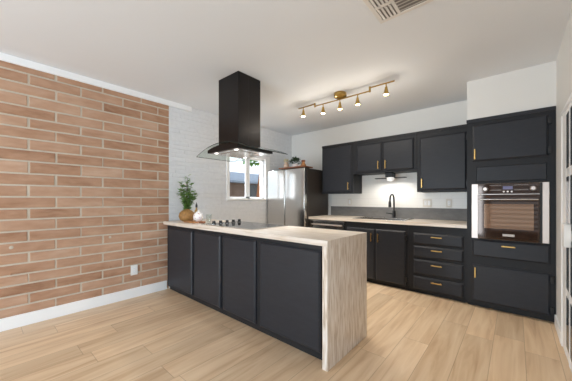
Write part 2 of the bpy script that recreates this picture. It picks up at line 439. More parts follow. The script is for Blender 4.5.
# ------------------------------------------------------------------ other walls
struct(MB().box(-.16, 4.6, 0, .15, 0, H).build('wall_back', M['wall']))
struct(MB().box(3.082, XR, -.643, 0, 2.075, H).build('wall_bulkhead', M['wall']))
DY0, DY1, DZ1 = -1.92, -1.115, 1.875
rw = MB()
rw.box(XR, XR + .12, DY1, 0, 0, H); rw.box(XR, XR + .12, DY0, DY1, DZ1, H); rw.box(XR, XR + .12, -3.3, DY0, 0, H)
struct(rw.build('wall_right', M['wall']))
pw = MB()
pw.box(4.5, 4.6, -2.2, 0, 0, H); pw.box(XR + .12, 4.5, -2.3, -2.2, 0, H)
struct(pw.build('wall_pantry', M['pantry']))
struct(MB().box(XR + .12, 7.8, -3.3, -3.2, 0, H).build('wall_dining', M['wall']))
re = MB()
re.box(2.75, 2.9, -7.75, -7.6, 0, H); re.box(4.7, 7.6, -7.75, -7.6, 0, H); re.box(2.9, 4.7, -7.75, -7.6, 0, .25); re.box(2.9, 4.7, -7.75, -7.6, 2.15, H); re.box(-.16, .25, -7.75, -7.6, 0, H); re.box(.25, 2.75, -7.75, -7.6, 2.3, H)
def coursed():
    m = bpy.data.materials.new('coursed_brick'); m.use_nodes = True; n = NT(m); p = m.node_tree.nodes['Principled BSDF']
    tc = n.node('ShaderNodeTexCoord'); sp = n.node('ShaderNodeSeparateXYZ'); n.lk(tc.outputs['Object'], sp.inputs[0])
    cb = n.node('ShaderNodeCombineXYZ'); n.lk(sp.outputs[0], cb.inputs[0]); n.lk(sp.outputs[2], cb.inputs[1])
    bt = n.node('ShaderNodeTexBrick'); bt.inputs['Scale'].default_value = 1.0; bt.inputs['Brick Width'].default_value = .402; bt.inputs['Row Height'].default_value = .15
    bt.inputs['Mortar Size'].default_value = .022; bt.inputs['Color1'].default_value = (*srgb(160, 122, 98), 1); bt.inputs['Color2'].default_value = (*srgb(190, 152, 128), 1); bt.inputs['Mortar'].default_value = (*srgb(70, 52, 42), 1)
    n.lk(cb.outputs[0], bt.inputs['Vector']); n.lk(bt.outputs['Color'], p.inputs['Base Color']); p.inputs['Roughness'].default_value = .9
    return m
struct(re.build('wall_rear', coursed()))
wb = bpy.data.objects.new('reflected_slat_opening', None); wb.location = (3.8, -7.65, .25); link(wb); struct(wb)  # unseen slatted opening, added for striped reflections in the oven
M['slat'] = wood_material('reflected_slat_wood', srgb(120, 86, 62), srgb(160, 122, 92), (1, 10, 10))
for k in range(14): MB().box(2.9, 4.7, -7.70, -7.63, .30 + k * .135, .37 + k * .135).build('reflected_slat', M['slat'], wb)
es = MB(); es.box(7.6, 7.75, -7.6, -7.2, 0, H); es.box(7.6, 7.75, -3.6, -3.2, 0, H); es.box(7.6, 7.75, -7.2, -3.6, 2.5 - .02, H)
struct(es.build('wall_east', M['wall']))
# trims
tr = MB(); tr.box(0, .022, -7.6, -2.25, 2.432, H, .004); struct(tr.build('trim_1', M['trim']))
struct(MB().box(0.0, .014, -7.6, -2.60, 0, .115, .003).build('baseboard_left', M['trim']))
struct(MB().box(XR - .014, XR, -1.10, -.66, 0, .10, .003).build('baseboard_right', M['trim']))

# ------------------------------------------------------------------ window_1 (white two-pane slider in the painted wall)
y0, y1, z0, z1 = WIN
win = bpy.data.objects.new('window_1', None); win.location = (0, (y0 + y1) / 2, z0); link(win); struct(win)
wf = MB()
wf.box(-.15, .012, y0 - .02, y0 + .03, z0 - .02, z1 + .03, .004); wf.box(-.15, .012, y1 - .03, y1 + .075, z0 - .02, z1 + .03, .004)
wf.box(-.15, .012, y0, y1, z1 - .03, z1 + .03, .004)
wf.build('window_frame', M['trim'], win)
MB().box(-.15, .02, y0 - .03, y1 + .06, z0 - .02, z0 + .012, .004).build('window_sill', M['trim'], win)
for (a, b, xx, wr) in ((y0 + .03, -1.13, -.03, .09), (-1.16, y1 - .03, -.06, .028)):
    sf = MB()
    sf.box(xx - .012, xx + .012, a, a + .028, z0 + .012, z1 - .03); sf.box(xx - .012, xx + .012, b - wr, b, z0 + .012, z1 - .03)
    sf.box(xx - .012, xx + .012, a, b, z0 + .012, z0 + .04); sf.box(xx - .012, xx + .012, a, b, z1 - .058, z1 - .03)
    sash = sf.build('sash', M['trim'], win)
    MB().box(xx - .003, xx + .003, a + .02, b - wr + .01, z0 + .03, z1 - .05).build('pane', M['pane'], sash)

# ------------------------------------------------------------------ door_1 (white glazed pantry door)
dr = bpy.data.objects.new('door_1', None); dr.location = (XR, (DY0 + DY1) / 2, 0); link(dr); struct(dr)
fr = MB(); fr.box(XR - .012, XR + .1, DY1 - .03, DY1 + .02, 0, DZ1 + .02, .004); fr.box(XR - .012, XR + .1, DY0 - .02, DY0 + .03, 0, DZ1 + .02, .004)
fr.box(XR - .012, XR + .1, DY0, DY1, DZ1 - .02, DZ1 + .02, .004); fr.build('door_frame', M['trim'], dr)
lf = MB(); xa, xb = XR - .006, XR + .034
yc = [(-1.90, -1.715), (-1.715 + .17, -1.715 + .17)]
ZR = [(.09, .461), (.527, .90), (.975, 1.349), (1.422, 1.815)]
YR = [(-1.485, -1.335), (-1.70, -1.53)]
lf.box(xa, xb, -1.335, DY1 - .03, .01, DZ1 - .02, .003); lf.box(xa, xb, DY0 + .03, -1.70, .01, DZ1 - .02, .003); lf.box(xa, xb, -1.53, -1.485, .01, DZ1 - .02)
prev = .01
for (a, b) in ZR + [(DZ1 - .02, DZ1)]:
    for (c, d) in YR: lf.box(xa + .002, xb - .002, c, d, prev, a)
    prev = b
leaf = lf.build('door_leaf', M['trim'], dr)
M['door_glass'] = glass_material('door_glass', (.42, .43, .42), refl=.03)
for (a, b) in ZR:
    for (c, d) in YR: MB().box(XR - .0045, XR + .0015, c - .004, d + .004, a - .004, b + .004).build('pane', M['door_glass'], leaf)
MB().box(XR - .042, XR - .006, -1.60, -1.50, .858, 1.016, .003).build('lock_case', M['plastic'], dr)
sh = MB()  # pantry shelves behind the glazed door
for z in (.4, .85, 1.3, 1.7): sh.box(4.1, 4.5, -2.2, -.1, z, z + .02)
struct(sh.build('pantry_shelves', M['trim']))

# ------------------------------------------------------------------ cabinet helpers
def front(parent, name, x0, x1, z0, z1, ybody, th=.02, ch=.017):
    return MB().slab(x0, x1, z0, z1, ybody - th, ybody - .001, ch, ybody - th + .010).build(name, M['cab'], parent)
def pull_v(parent, x, z0, z1, yf, name='handle'):
    b = MB(); b.box(x - .006, x + .006, yf - .030, yf - .020, z0, z1, .002)
    b.box(x - .005, x + .005, yf - .022, yf, z0 + .012, z0 + .022); b.box(x - .005, x + .005, yf - .022, yf, z1 - .022, z1 - .012)
    return b.build(name, M['gold'], parent)
def pull_h(parent, x0, x1, z, yf, name='handle'):
    b = MB(); b.box(x0, x1, yf - .030, yf - .020, z - .006, z + .006, .002)
    b.box(x0 + .012, x0 + .022, yf - .022, yf, z - .005, z + .005); b.box(x1 - .022, x1 - .012, yf - .022, yf, z - .005, z + .005)
    return b.build(name, M['gold'], parent)
def hinge(parent, x, z, yf):
    return MB().box(x - .004, x + .020, yf - .012, yf + .014, z - .032, z + .032, .002).build('hinge', M['black'], parent)

# ------------------------------------------------------------------ upper cabinets
G = 'charcoal wall cabinets over the sink counter'
def upper(x0, x1, z0, label, doors):
    t = thing('wall_cabinet', ((x0 + x1) / 2, 0, z0), label, 'cabinet', G)
    MB().box(x0, x1, -.325, -.001, z0, 2.105, .003).build('body', M['cab_body'], t)
    MB().box(x0 - .0, x1, -.334, -.3255, 2.075, 2.105).build('top_rail', M['cab_body'], t)
    for (a, b, za, zb, hx, hg) in doors:
        d = front(t, 'door', a, b, za, zb, -.325)
        pull_v(d, hx, za + .03, za + .15, -.345)
        if hg:
            for z in (za + .07, zb - .07): hinge(d, b if hx < (a + b) / 2 else a - .006, z, -.340)
    return t
upper(.954, 1.5385, 1.285, 'tall single-door charcoal wall cabinet next to the refrigerator', [(.985, 1.505, 1.312, 2.06, 1.465, False)])
upper(1.5395, 2.4785, 1.585, 'short two-door charcoal wall cabinet above the sink', [(1.607, 2.001, 1.607, 2.03, 1.955, False), (2.022, 2.44, 1.607, 2.03, 2.062, False)])
upper(2.4795, 3.081, 1.285, 'tall single-door charcoal wall cabinet touching the oven tower', [(2.515, 3.042, 1.312, 2.015, 2.548, True)])

# ------------------------------------------------------------------ oven tower
yT = -.643
t = thing('oven_cabinet', (3.43, -.32, 0), 'full-height charcoal cabinet tower housing the wall oven', 'cabinet')
b = MB(); X0, X1 = 3.082, XR - .002
b.box(X0, 3.128, yT, -.002, .06, 2.072); b.box(3.745, X1, yT, -.002, .06, 2.072)
b.box(3.128, 3.745, yT, -.002, 1.358, 2.072); b.box(3.128, 3.745, yT, -.002, .06, .757); b.box(3.128, 3.745, -.06, -.002, .757, 1.358)
b.build('body', M['cab_body'], t)
MB().box(X0 - .004, X1, yT - .012, yT - .0005, 2.035, 2.072, .003).build('top_rail', M['cab'], t)
d = front(t, 'door', 3.133, 3.731, 1.602, 2.0, yT); pull_v(d, 3.157, 1.622, 1.735, yT - .02)
for z in (1.66, 1.94): hinge(d, 3.731, z, yT - .016)
# blank panel over the oven
front(t, 'filler_panel', 3.168, 3.722, 1.378, 1.540, yT, .012, .006)
d = front(t, 'drawer', 3.133, 3.747, .565, .750, yT); pull_h(d, 3.382, 3.492, .70, yT - .02)
d = front(t, 'door', 3.133, 3.747, .075, .475, yT); pull_v(d, 3.160, .335, .445, yT - .02)
for z in (.13, .42): hinge(d, 3.747, z, yT - .016)
MB().box(X0, X1, yT + .055, yT + .075, 0, .06).build('toe_kick', M['toe'], t)

# wall oven (sits in the tower)
t = thing('wall_oven', (3.432, -.35, .76), 'built-in stainless and black glass wall oven in the tower cabinet', 'oven')
yo = yT - .018
MB().box(3.133, 3.741, yT + .02, -.08, .762, 1.354).build('oven_body', M['black'], t)
MB().box(3.126, 3.738, yo + .004, yT + .02, .762, 1.354, .002).build('trim_frame', M['steel_dull'], t)
MB().box(3.672, 3.690, yo - .004, yo + .0035, .764, 1.352).build('side_gap', M['black'], t)
cp = MB().box(3.184, 3.671, yo - .006, yo + .004, 1.243, 1.352, .002).build('control_panel', M['oven_glass'], t)
MB().box(3.394, 3.472, yo - .0085, yo - .0065, 1.290, 1.322).build('display', M['display'], cp)
for x in (3.248, 3.624):
    MB().lathe([(.026, 0), (.024, -.010), (.019, -.026), (.017, -.028)], (x, yo - .0065, 1.296), 20, 'y').build('knob', M['steel_dull'], cp, True)
for x in (3.402, 3.433, 3.464):
    MB().lathe([(.009, 0), (.008, -.004)], (x, yo - .0065, 1.267), 12, 'y').build('button', M['steel_dull'], cp)
for z in (1.282, 1.333):
    for (a, b) in ((3.285, 3.38), (3.485, 3.59)): MB().box(a, b, yo - .0072, yo - .0062, z, z + .002).build('printed_line', M['print'], cp)
dd = MB().box(3.184, 3.671, yo - .022, yo + .004, .766, 1.236, .003).build('oven_door', M['oven_glass'], t)
MB().box(3.240, 3.628, yo - .0235, yo - .0221, .882, 1.138).build('door_window', M['oven_window'], dd)
hb = MB(); hb.tube([(3.195, yo - .052, 1.186), (3.660, yo - .052, 1.186)], .007, 12)
for x in (3.22, 3.635): hb.tube([(x, yo - .022, 1.186), (x, yo - .052, 1.186)], .006, 8)
hb.build('handle', M['steel'], dd, True)
MB().box(3.392, 3.486, yo - .0245, yo - .0222, .806, .830, .001).build('badge', M['print'], dd)

# ------------------------------------------------------------------ base cabinets
yB = -.605
GB = 'charcoal base cabinets under the sink counter'
t = thing('base_cabinet', (2.0, -.3, 0), 'two-door charcoal base cabinet under the sink', 'cabinet', GB)
bb = MB(); bb.box(1.545, 1.565, yB, -.002, .06, .858); bb.box(2.43, 2.4495, yB, -.002, .06, .858); bb.box(1.565, 2.43, yB, -.002, .06, .08)
bb.box(1.565, 2.43, yB, yB + .02, .08, .858); bb.box(1.565, 2.43, -.012, -.002, .08, .858); bb.build('body', M['cab_body'], t)
d = front(t, 'door', 1.585, 2.005, .07, .775, yB); pull_v(d, 1.967, .60, .715, yB - .02)
d = front(t, 'door', 2.025, 2.418, .07, .775, yB); pull_v(d, 2.062, .60, .715, yB - .02)
for z in (.15, .69): hinge(d, 2.418, z, yB - .016)
MB().box(1.545, 2.4495, yB + .05, yB + .07, 0, .06).build('toe_kick', M['toe'], t)
t = thing('drawer_cabinet', (2.76, -.3, 0), 'charcoal base cabinet with four stacked drawers left of the oven tower', 'cabinet', GB)
MB().box(2.4505, 3.0805, yB, -.002, .06, .858).build('body', M['cab_body'], t)
for (a, b) in ((.628, .765), (.465, .605), (.258, .435), (.060, .222)):
    d = front(t, 'drawer', 2.515, 3.045, a, b, yB); pull_h(d, 2.72, 2.835, a + (b - a) * .72, yB - .02)
MB().box(2.4505, 3.0805, yB + .05, yB + .07, 0, .06).build('toe_kick', M['toe'], t)
# dishwasher
t = thing('dishwasher', (1.22, -.3, 0), 'stainless steel dishwasher under the counter beside the refrigerator', 'dishwasher')
MB().box(.912, 1.540, yB + .02, -.03, .09, .855).build('body', M['black'], t)
dw = MB().box(.914, 1.538, yB - .02, yB + .0195, .10, .845, .004).build('door', M['steel'], t)
MB().box(.95, 1.50, yB - .034, yB - .0205, .775, .795, .004).build('handle', M['steel_dull'], dw)
MB().box(.914, 1.538, yB - .021, yB - .0195, .81, .82).build('control_strip', M['black'], dw)
MB().box(.914, 1.538, yB + .05, yB + .07, 0, .09).build('toe_kick', M['toe'], t)

# ------------------------------------------------------------------ worktop on the back wall (with a cut-out for the sink)
SX0, SX1, SY0, SY1 = 1.66, 2.36, -.535, -.15
w_ = MB(); zt, zb = .90, .860
w_.box(.888, SX0, -.635, -.001, zb, zt); w_.box(SX1, 3.0805, -.635, -.001, zb, zt)
w_.box(SX0, SX1, -.635, SY0, zb, zt); w_.box(SX0, SX1, SY1, -.001, zb, zt)
tag(w_.build('countertop', M['counter']), 'pale stone-look countertop along the back wall around the sink', 'countertop')
bs = MB(); bs.box(.94, 3.0805, -.018, -.0005, .9005, 1.062, .002)
tag(bs.build('backsplash', M['slate']), 'dark grey slate backsplash strip standing behind the sink', 'backsplash')
tl = MB(); tl.box(.954, 3.081, -.008, -.0005, 1.0625, 1.284); tl.box(1.5395, 2.4785, -.008, -.0005, 1.284, 1.584)
tag(tl.build('tiled_splashback', M['tile']), 'white tiled splashback between the slate strip and wall cabinets', 'tiles')
# sink
t = thing('kitchen_sink', (2.01, -.34, .70), 'stainless steel drop-in kitchen sink set in the back counter', 'sink')
s_ = MB(); th = .006
s_.box(SX0 + .004, SX1 - .004, SY0 + .004, SY0 + .01, .70, .899); s_.box(SX0 + .004, SX1 - .004, SY1 - .01, SY1 - .004, .70, .899)
s_.box(SX0 + .004, SX0 + .01, SY0 + .01, SY1 - .01, .70, .899); s_.box(SX1 - .01, SX1 - .004, SY0 + .01, SY1 - .01, .70, .899)
s_.box(SX0 + .004, SX1 - .004, SY0 + .004, SY1 - .004, .694, .70); s_.build('basin', M['steel'], t)
r_ = MB(); o_ = .022
r_.box(SX0 - o_, SX1 + o_, SY0 - o_, SY0 + .008, .9015, .906, .001); r_.box(SX0 - o_, SX1 + o_, SY1 - .008, SY1 + .055, .9015, .906, .001)
r_.box(SX0 - o_, SX0 + .008, SY0 + .008, SY1 - .008, .9015, .906, .001); r_.box(SX1 - .008, SX1 + o_, SY0 + .008, SY1 - .008, .9015, .906, .001)
r_.build('rim', M['steel'], t)
MB().lathe([(.045, 0), (.04, .003), (.02, .004)], (2.01, -.34, .7005), 20).build('drain', M['steel_dull'], t)
# faucet
fx, fy, fz = 2.104, -.118, .9065
t = thing('kitchen_faucet', (fx, fy, fz), 'matte black gooseneck pull-down faucet behind the sink', 'faucet')
MB().lathe([(.030, 0), (.030, .006), (.022, .012), (.022, .105), (.014, .115)], (fx, fy, fz), 20).build('base', M['black'], t, True)
g = [(fx, fy, fz + .10), (fx, fy, fz + .27)]
R = .085
for k in range(1, 13):
    a = PI - PI * k / 12; g.append((fx, fy - R - R * math.cos(a), fz + .27 + R * math.sin(a)))
g.append((fx, fy - 2 * R - .004, fz + .235))
MB().tube(g, .0125, 12).build('spout', M['black'], t, True)
MB().lathe([(.014, 0), (.019, -.02), (.021, -.085), (.016, -.09)], (fx, fy - 2 * R - .004, fz + .255), 16).build('spray_head', M['black'], t, True)
hl = MB(); hl.tube([(fx - .015, fy, fz + .06), (fx - .04, fy, fz + .062), (fx - .115, fy - .01, fz + .07)], .008, 10, [.014, .012, .007]); hl.build('lever', M['black'], t, True)

# outlets
def outlet(x, z, w, label, gangs, group='wall plates on the tiled splashback'):
    t = thing('wall_outlet', (x, -.008, z), label, 'outlet', group)
    MB().box(x - w / 2, x + w / 2, -.014, -.0082, z - .058, z + .058, .002).build('plate', M['ivory'], t)
    for k in range(gangs):
        cx = x + (k - (gangs - 1) / 2) * .046
        in_ = MB().box(cx - .017, cx + .017, -.0165, -.0141, z - .033, z + .033, .001).build('insert', M['trim'], t)
        for zz in (-.016, .016):
            for xx in (-.007, .007): MB().box(cx + xx - .001, cx + xx + .001, -.0172, -.0164, z + zz - .005, z + zz + .005).build('slot', M['slot'], in_)
outlet(2.535, 1.135, .118, 'white double outlet plate right of the black faucet', 2)
outlet(2.805, 1.135, .072, 'white single outlet plate nearest the oven tower', 1)
outlet(1.315, 1.14, .072, 'white outlet plate under the wall cabinet beside the refrigerator', 1)
t = thing('wall_outlet', (.0, -2.996, .331), 'white outlet plate low on the red brick wall', 'outlet')
MB().box(.003, .010, -3.034, -2.958, .272, .392, .002).build('plate', M['plastic'], t)
for z in (.310, .353):
    q = MB().lathe([(.017, 0), (.016, .003)], (.0101, -2.996, z), 16, 'x').build('insert', M['trim'], t)
    for y in (-3.003, -2.989): MB().box(.0128, .0138, y - .001, y + .001, z - .005, z + .005).build('slot', M['slot'], q)

# under-cabinet light
t = thing('under_cabinet_light', (2.075, -.19, 1.584), 'under-cabinet light with two wing panels and round dome above the faucet', 'lamp')
MB().box(2.02, 2.13, -.25, -.13, 1.515, 1.5845, .004).build('mount', M['black'], t)
for s in (-1, 1):
    xm = 2.075 + s * .145
    MB().box(xm - .08, xm + .08, -.225, -.155, 1.50, 1.512, .003).build('wing', M['black'], t)
MB().lathe([(.052, .055), (.052, .03), (.045, .012), (.025, .001), (.002, -.003)], (2.075, -.19, 1.46), 20).build('dome', M['dome'], t, True)
pl_ = bpy.data.lights.new('under_cabinet_glow', 'AREA'); pl_.shape = 'RECTANGLE'; pl_.size = .42; pl_.size_y = .06; pl_.energy = 2.0; pl_.color = (1, .96, .9)
po = bpy.data.objects.new('under_cabinet_glow', pl_); link(po); po.location = (2.075, -.19, 1.452)

# ------------------------------------------------------------------ refrigerator
t = thing('refrigerator', (.455, -.37, 0), 'stainless french-door refrigerator with dark sides in the far corner', 'refrigerator')
fx0, fx1, fyf = .025, .885, -.745
MB().box(fx0, fx1, -.665, -.02, .03, 1.705, .006).build('body', M['fridge_side'], t)
mid = .458
for (a, b) in ((fx0, mid - .003), (mid + .003, fx1)):
    d = MB().box(a, b, fyf, -.672, .70, 1.708, .012, 3).build('door', M['steel'], t, True)
MB().box(fx0, fx1, fyf, -.672, .06, .69, .012, 3).build('freezer_drawer', M['steel'], t, True)
for x in (.07, .84): MB().box(x - .035, x + .035, -.72, -.60, 1.7085, 1.722, .003).build('hinge_cover', M['black'], t)
MB().box(fx0 + .02, fx1 - .02, -.64, -.05, 0, .03).build('foot_grille', M['toe'], t)
# on top of it
FT = 1.723
t = tag(MB().box(.30, .86, -.735, -.47, FT, FT + .022, .004).build('wooden_board', M['redwood']), 'reddish brown wooden board lying on top of the refrigerator', 'board')
FB = FT + .0225
def bushy(c, r, n, seed, mbld, lw=(.03, .05), ww=.022, zs=.8):
    rr = random.Random(seed)
    for _ in range(n):
        th_, ph = rr.uniform(0, 2 * PI), math.acos(rr.uniform(-.35, 1))
        d = Vector((math.sin(ph) * math.cos(th_), math.sin(ph) * math.sin(th_), math.cos(ph)))
        k = rr.uniform(.45, 1) * r
        base = Vector(c) + Vector((d.x * k, d.y * k, d.z * k * zs))
        mbld.leaf(base, d + Vector((rr.uniform(-.6, .6), rr.uniform(-.6, .6), rr.uniform(-.3, .5))), rr.uniform(*lw), ww, .4)
t = thing('potted_plant', (.60, -.63, FB), 'small bushy green plant in white pot on the refrigerator', 'plant')
MB().lathe([(.048, 0), (.056, .05), (.058, .055), (.05, .055), (.046, .04)], (.60, -.63, FB), 20).build('pot', M['white_cer'], t, True)
q = MB(); bushy((.60, -.63, FB + .085), .095, 260, 3, q); q.build('foliage', M['leaf_dark'], t)
t = thing('glass_vase', (.405, -.64, FB), 'blush tinted jar with pale dried flowers on the refrigerator', 'vase')
MB().lathe([(.04, 0), (.048, .03), (.05, .06), (.03, .085), (.034, .10), (.026, .098)], (.405, -.64, FB), 20).build('jar', M['terracotta'], t, True)
q = MB(); M['dried'] = mat('dried_flowers', srgb(205, 190, 120), .8, var=.2)
bushy((.405, -.64, FB + .115), .04, 70, 5, q, (.02, .035), .014); q.build('flowers', M['dried'], t)
t = thing('wooden_jar', (.775, -.63, FB), 'little brown wooden jar with wide lid at board end on refrigerator', 'jar')
MB().lathe([(.045, 0), (.05, .02), (.03, .05), (.024, .075)], (.775, -.63, FB), 16).build('jar_body', M['board'], t, True)
MB().lathe([(.024, .0755), (.036, .085), (.036, .10), (.012, .11)], (.775, -.63, FB), 16).build('lid', M['redwood'], t, True)

# ------------------------------------------------------------------ peninsula
yP0, yP1, xP = -2.653, -2.0175, 2.517
t = thing('peninsula_cabinet', (1.25, -2.33, 0), 'charcoal peninsula cabinet with four flat panels facing the brick wall side', 'cabinet')
yF = -2.597
pb = MB(); pb.box(.022, 2.474, yF, yP1 + .04, .05, .858); pb.build('body', M['cab_body'], t)
for (a, b) in ((.085, .665), (.715, 1.215), (1.265, 1.745), (1.80, 2.435)):
    front(t, 'panel', a, b, .075, .815, yF, .022, .016)
MB().box(.03, 2.474, yF + .03, yP1 - .02, 0, .05).build('toe_kick', M['toe'], t)
t = thing('peninsula_countertop', (1.25, -2.33, .86), 'pale travertine-look peninsula countertop with waterfall end panel', 'countertop')
MB().box(.022, xP, yP0, yP1, .860, .900, .0015).build('top_slab', M['counter'], t)
MB().box(xP - .042, xP, yP0, yP1, 0, .8598, .0015).build('waterfall_panel', M['counter_upright'], t)

# cooktop
CX0, CX1, CY0, CY1 = .80, 1.655, -2.575, -2.06
t = thing('cooktop', ((CX0 + CX1) / 2, (CY0 + CY1) / 2, .9005), 'black glass electric cooktop with steel trim set in the peninsula', 'cooktop')
ct = MB(); ct.box(CX0 + .008, CX1 - .008, CY0 + .008, CY1 - .008, .9005, .9085, .002); gl = ct.build('glass_top', M['cook_glass'], t)
ct = MB()
ct.box(CX0, CX1, CY0, CY0 + .009, .9005, .9095); ct.box(CX0, CX1, CY1 - .009, CY1, .9005, .9095)
ct.box(CX0, CX0 + .009, CY0 + .009, CY1 - .009, .9005, .9095); ct.box(CX1 - .009, CX1, CY0 + .009, CY1 - .009, .9005, .9095)
ct.build('steel_trim', M['steel'], t)
def ring(c, r): return MB().lathe([(r, 0), (r, .0006), (r - .006, .0006), (r - .006, 0)], c, 40, cap=False)
for (x, y, r) in ((1.14, -2.44, .085), (1.14, -2.19, .07), (1.50, -2.44, .07), (1.50, -2.19, .095), (1.32, -2.32, .06)):
    ring((x, y, .9087), r).build('burner_ring', M['ring'], gl)
for i, y in enumerate((-2.505, -2.415, -2.325, -2.235, -2.145)):
    xk = .945
    kb = MB().lathe([(.024, 0), (.024, .006), (.019, .010), (.017, .034), (.015, .036)], (xk, y, .9087), 20).build('knob', M['black'], t, True)
    MB().lathe([(.0245, 0), (.0245, .004), (.02, .005)], (xk, y, .9088), 20).build('knob_ring', M['steel'], kb)
    MB().lathe([(.0155, .0362), (.014, .0385)], (xk, y, .9087), 20).build('knob_cap', M['steel'], kb)

# ------------------------------------------------------------------ range hood hanging over the cooktop
HX, HY = 1.19, -2.35
t = thing('range_hood', (HX, HY, H), 'black ceiling-hung range hood with curved glass canopy over the peninsula cooktop', 'range hood')
c_ = MB(); c_.box(1.02, 1.36, -2.495, -2.185, 1.745, H - .001, .003); ch = c_.build('chimney', M['hood_black'], t)
MB().box(1.3602, 1.3612, -2.362, -2.358, 1.76, 2.48).build('seam_line', M['black'], ch)
def arc(x): return 1.768 - .100 * ((x - HX) / .45) ** 2
# body: flat underside, top follows the arc
bx0, bx1, by0, by1, bz = .93, 1.45, -2.575, -2.085, 1.692
b = MB(); N = 20; prevv = None
for i in range(N + 1):
    x = bx0 + (bx1 - bx0) * i / N; zt_ = arc(x) - .010
    ring_ = [b.bm.verts.new(p) for p in ((x, by0, bz), (x, by0, zt_), (x, by1, zt_), (x, by1, bz))]
    if prevv:
        for k in range(4):
            l = (k + 1) % 4; b.bm.faces.new((prevv[k], ring_[k], ring_[l], prevv[l]))
    else: b.bm.faces.new(ring_[::-1])
    prevv = ring_
b.bm.faces.new(prevv); hb = b.build('hood_body', M['hood_black'], t, True)
un = MB(); un.box(bx0 + .02, bx1 - .02, by0 + .02, by1 - .02, bz - .004, bz - .0005)
un.box(bx0 + .10, bx1 - .10, by0 + .10, by1 - .08, bz - .008, bz - .004, .001); un.build('filter_plate', M['steel'], hb)
for (x, y) in ((1.03, -2.53), (1.37, -2.53), (1.03, -2.125), (1.385, -2.20)):
    MB().lathe([(.022, 0), (.020, -.004), (.014, -.006)], (x, y, bz - .0045), 16).build('lamp', M['led'], hb)
    ld = bpy.data.lights.new('hood_glow', 'SPOT'); ld.energy = 4.5; ld.spot_size = math.radians(140); ld.spot_blend = .7; ld.shadow_soft_size = .025; ld.color = (.92, .97, 1)
    lo = bpy.data.objects.new('hood_glow', ld); link(lo); lo.location = (x, y, bz - .02)
# glass canopy, curved sheet
g_ = MB(); e_ = MB(); gx0, gx1, gy0, gy1 = HX - .45, HX + .45, -2.60, -2.05; N = 32; pa = None
for i in range(N + 1):
    x = gx0 + (gx1 - gx0) * i / N; z = arc(x)
    r = [g_.bm.verts.new(p) for p in ((x, gy0, z), (x, gy1, z), (x, gy1, z + .006), (x, gy0, z + .006))]
    if pa:
        for k in (0, 1, 2, 3):
            l = (k + 1) % 4; f = g_.bm.faces.new((pa[k], r[k], r[l], pa[l])); f.material_index = 0 if k in (0, 2) else 1
    else:
        f = g_.bm.faces.new(r[::-1]); f.material_index = 1
    pa = r
f = g_.bm.faces.new(pa); f.material_index = 1
g_.build('glass_canopy', [M['hood_glass'], M['glass_edge']], t, True)

# ------------------------------------------------------------------ track light
t = thing('track_light', (1.855, -1.30, H), 'brass five-spot track light fixed to the kitchen ceiling', 'ceiling light')
ty = -1.30
MB().lathe([(.074, -.001), (.077, -.006), (.077, -.042), (.062, -.056), (.035, -.066), (.012, -.07)], (1.855, ty, H), 28).build('canopy', M['brass'], t, True)
MB().tube([(1.475, ty, 2.425), (2.235, ty, 2.425)], .0075, 10).build('bar', M['brass'], t, True)
MB().tube([(1.475, ty, 2.455), (1.20, ty, 2.452)], .0075, 10).build('arm', M['brass'], t, True)
MB().tube([(2.235, ty, 2.462), (2.52, ty - .03, 2.448)], .0075, 10).build('arm', M['brass'], t, True)
for x, z1 in ((1.475, 2.466), (2.235, 2.474)): MB().lathe([(.011, 0), (.011, z1 - 2.413)], (x, ty, 2.413), 14).build('swivel_joint', M['brass'], t, True)
for i, (x, y, z) in enumerate(((1.285, ty, 2.446), (1.605, ty, 2.418), (1.85, ty, 2.418), (2.085, ty, 2.418), (2.428, ty - .02, 2.444))):
    sp = MB().lathe([(.006, 0), (.006, -.028), (.013, -.032), (.016, -.055), (.031, -.118), (.029, -.118), (.014, -.055)], (x, y, z), 20, cap=False).build('spotlight', M['brass'], t, True)
    MB().lathe([(.027, 0), (.027, -.005), (.018, -.010), (.004, -.012)], (x, y, z - .105), 16).build('bulb', M['bulb'], sp, True)
    ld = bpy.data.lights.new('spot_beam', 'SPOT'); ld.energy = 16; ld.spot_size = math.radians(115); ld.spot_blend = .8; ld.shadow_soft_size = .025; ld.color = (1, .91, .78)
    lo = bpy.data.objects.new('spot_beam', ld); link(lo); lo.location = (x, y, z - .125)
    ld = bpy.data.lights.new('spot_glow', 'POINT'); ld.energy = 2.6; ld.shadow_soft_size = .02; ld.color = (1, .91, .78)
    lo = bpy.data.objects.new('spot_glow', ld); link(lo); lo.location = (x, y, z - .138)

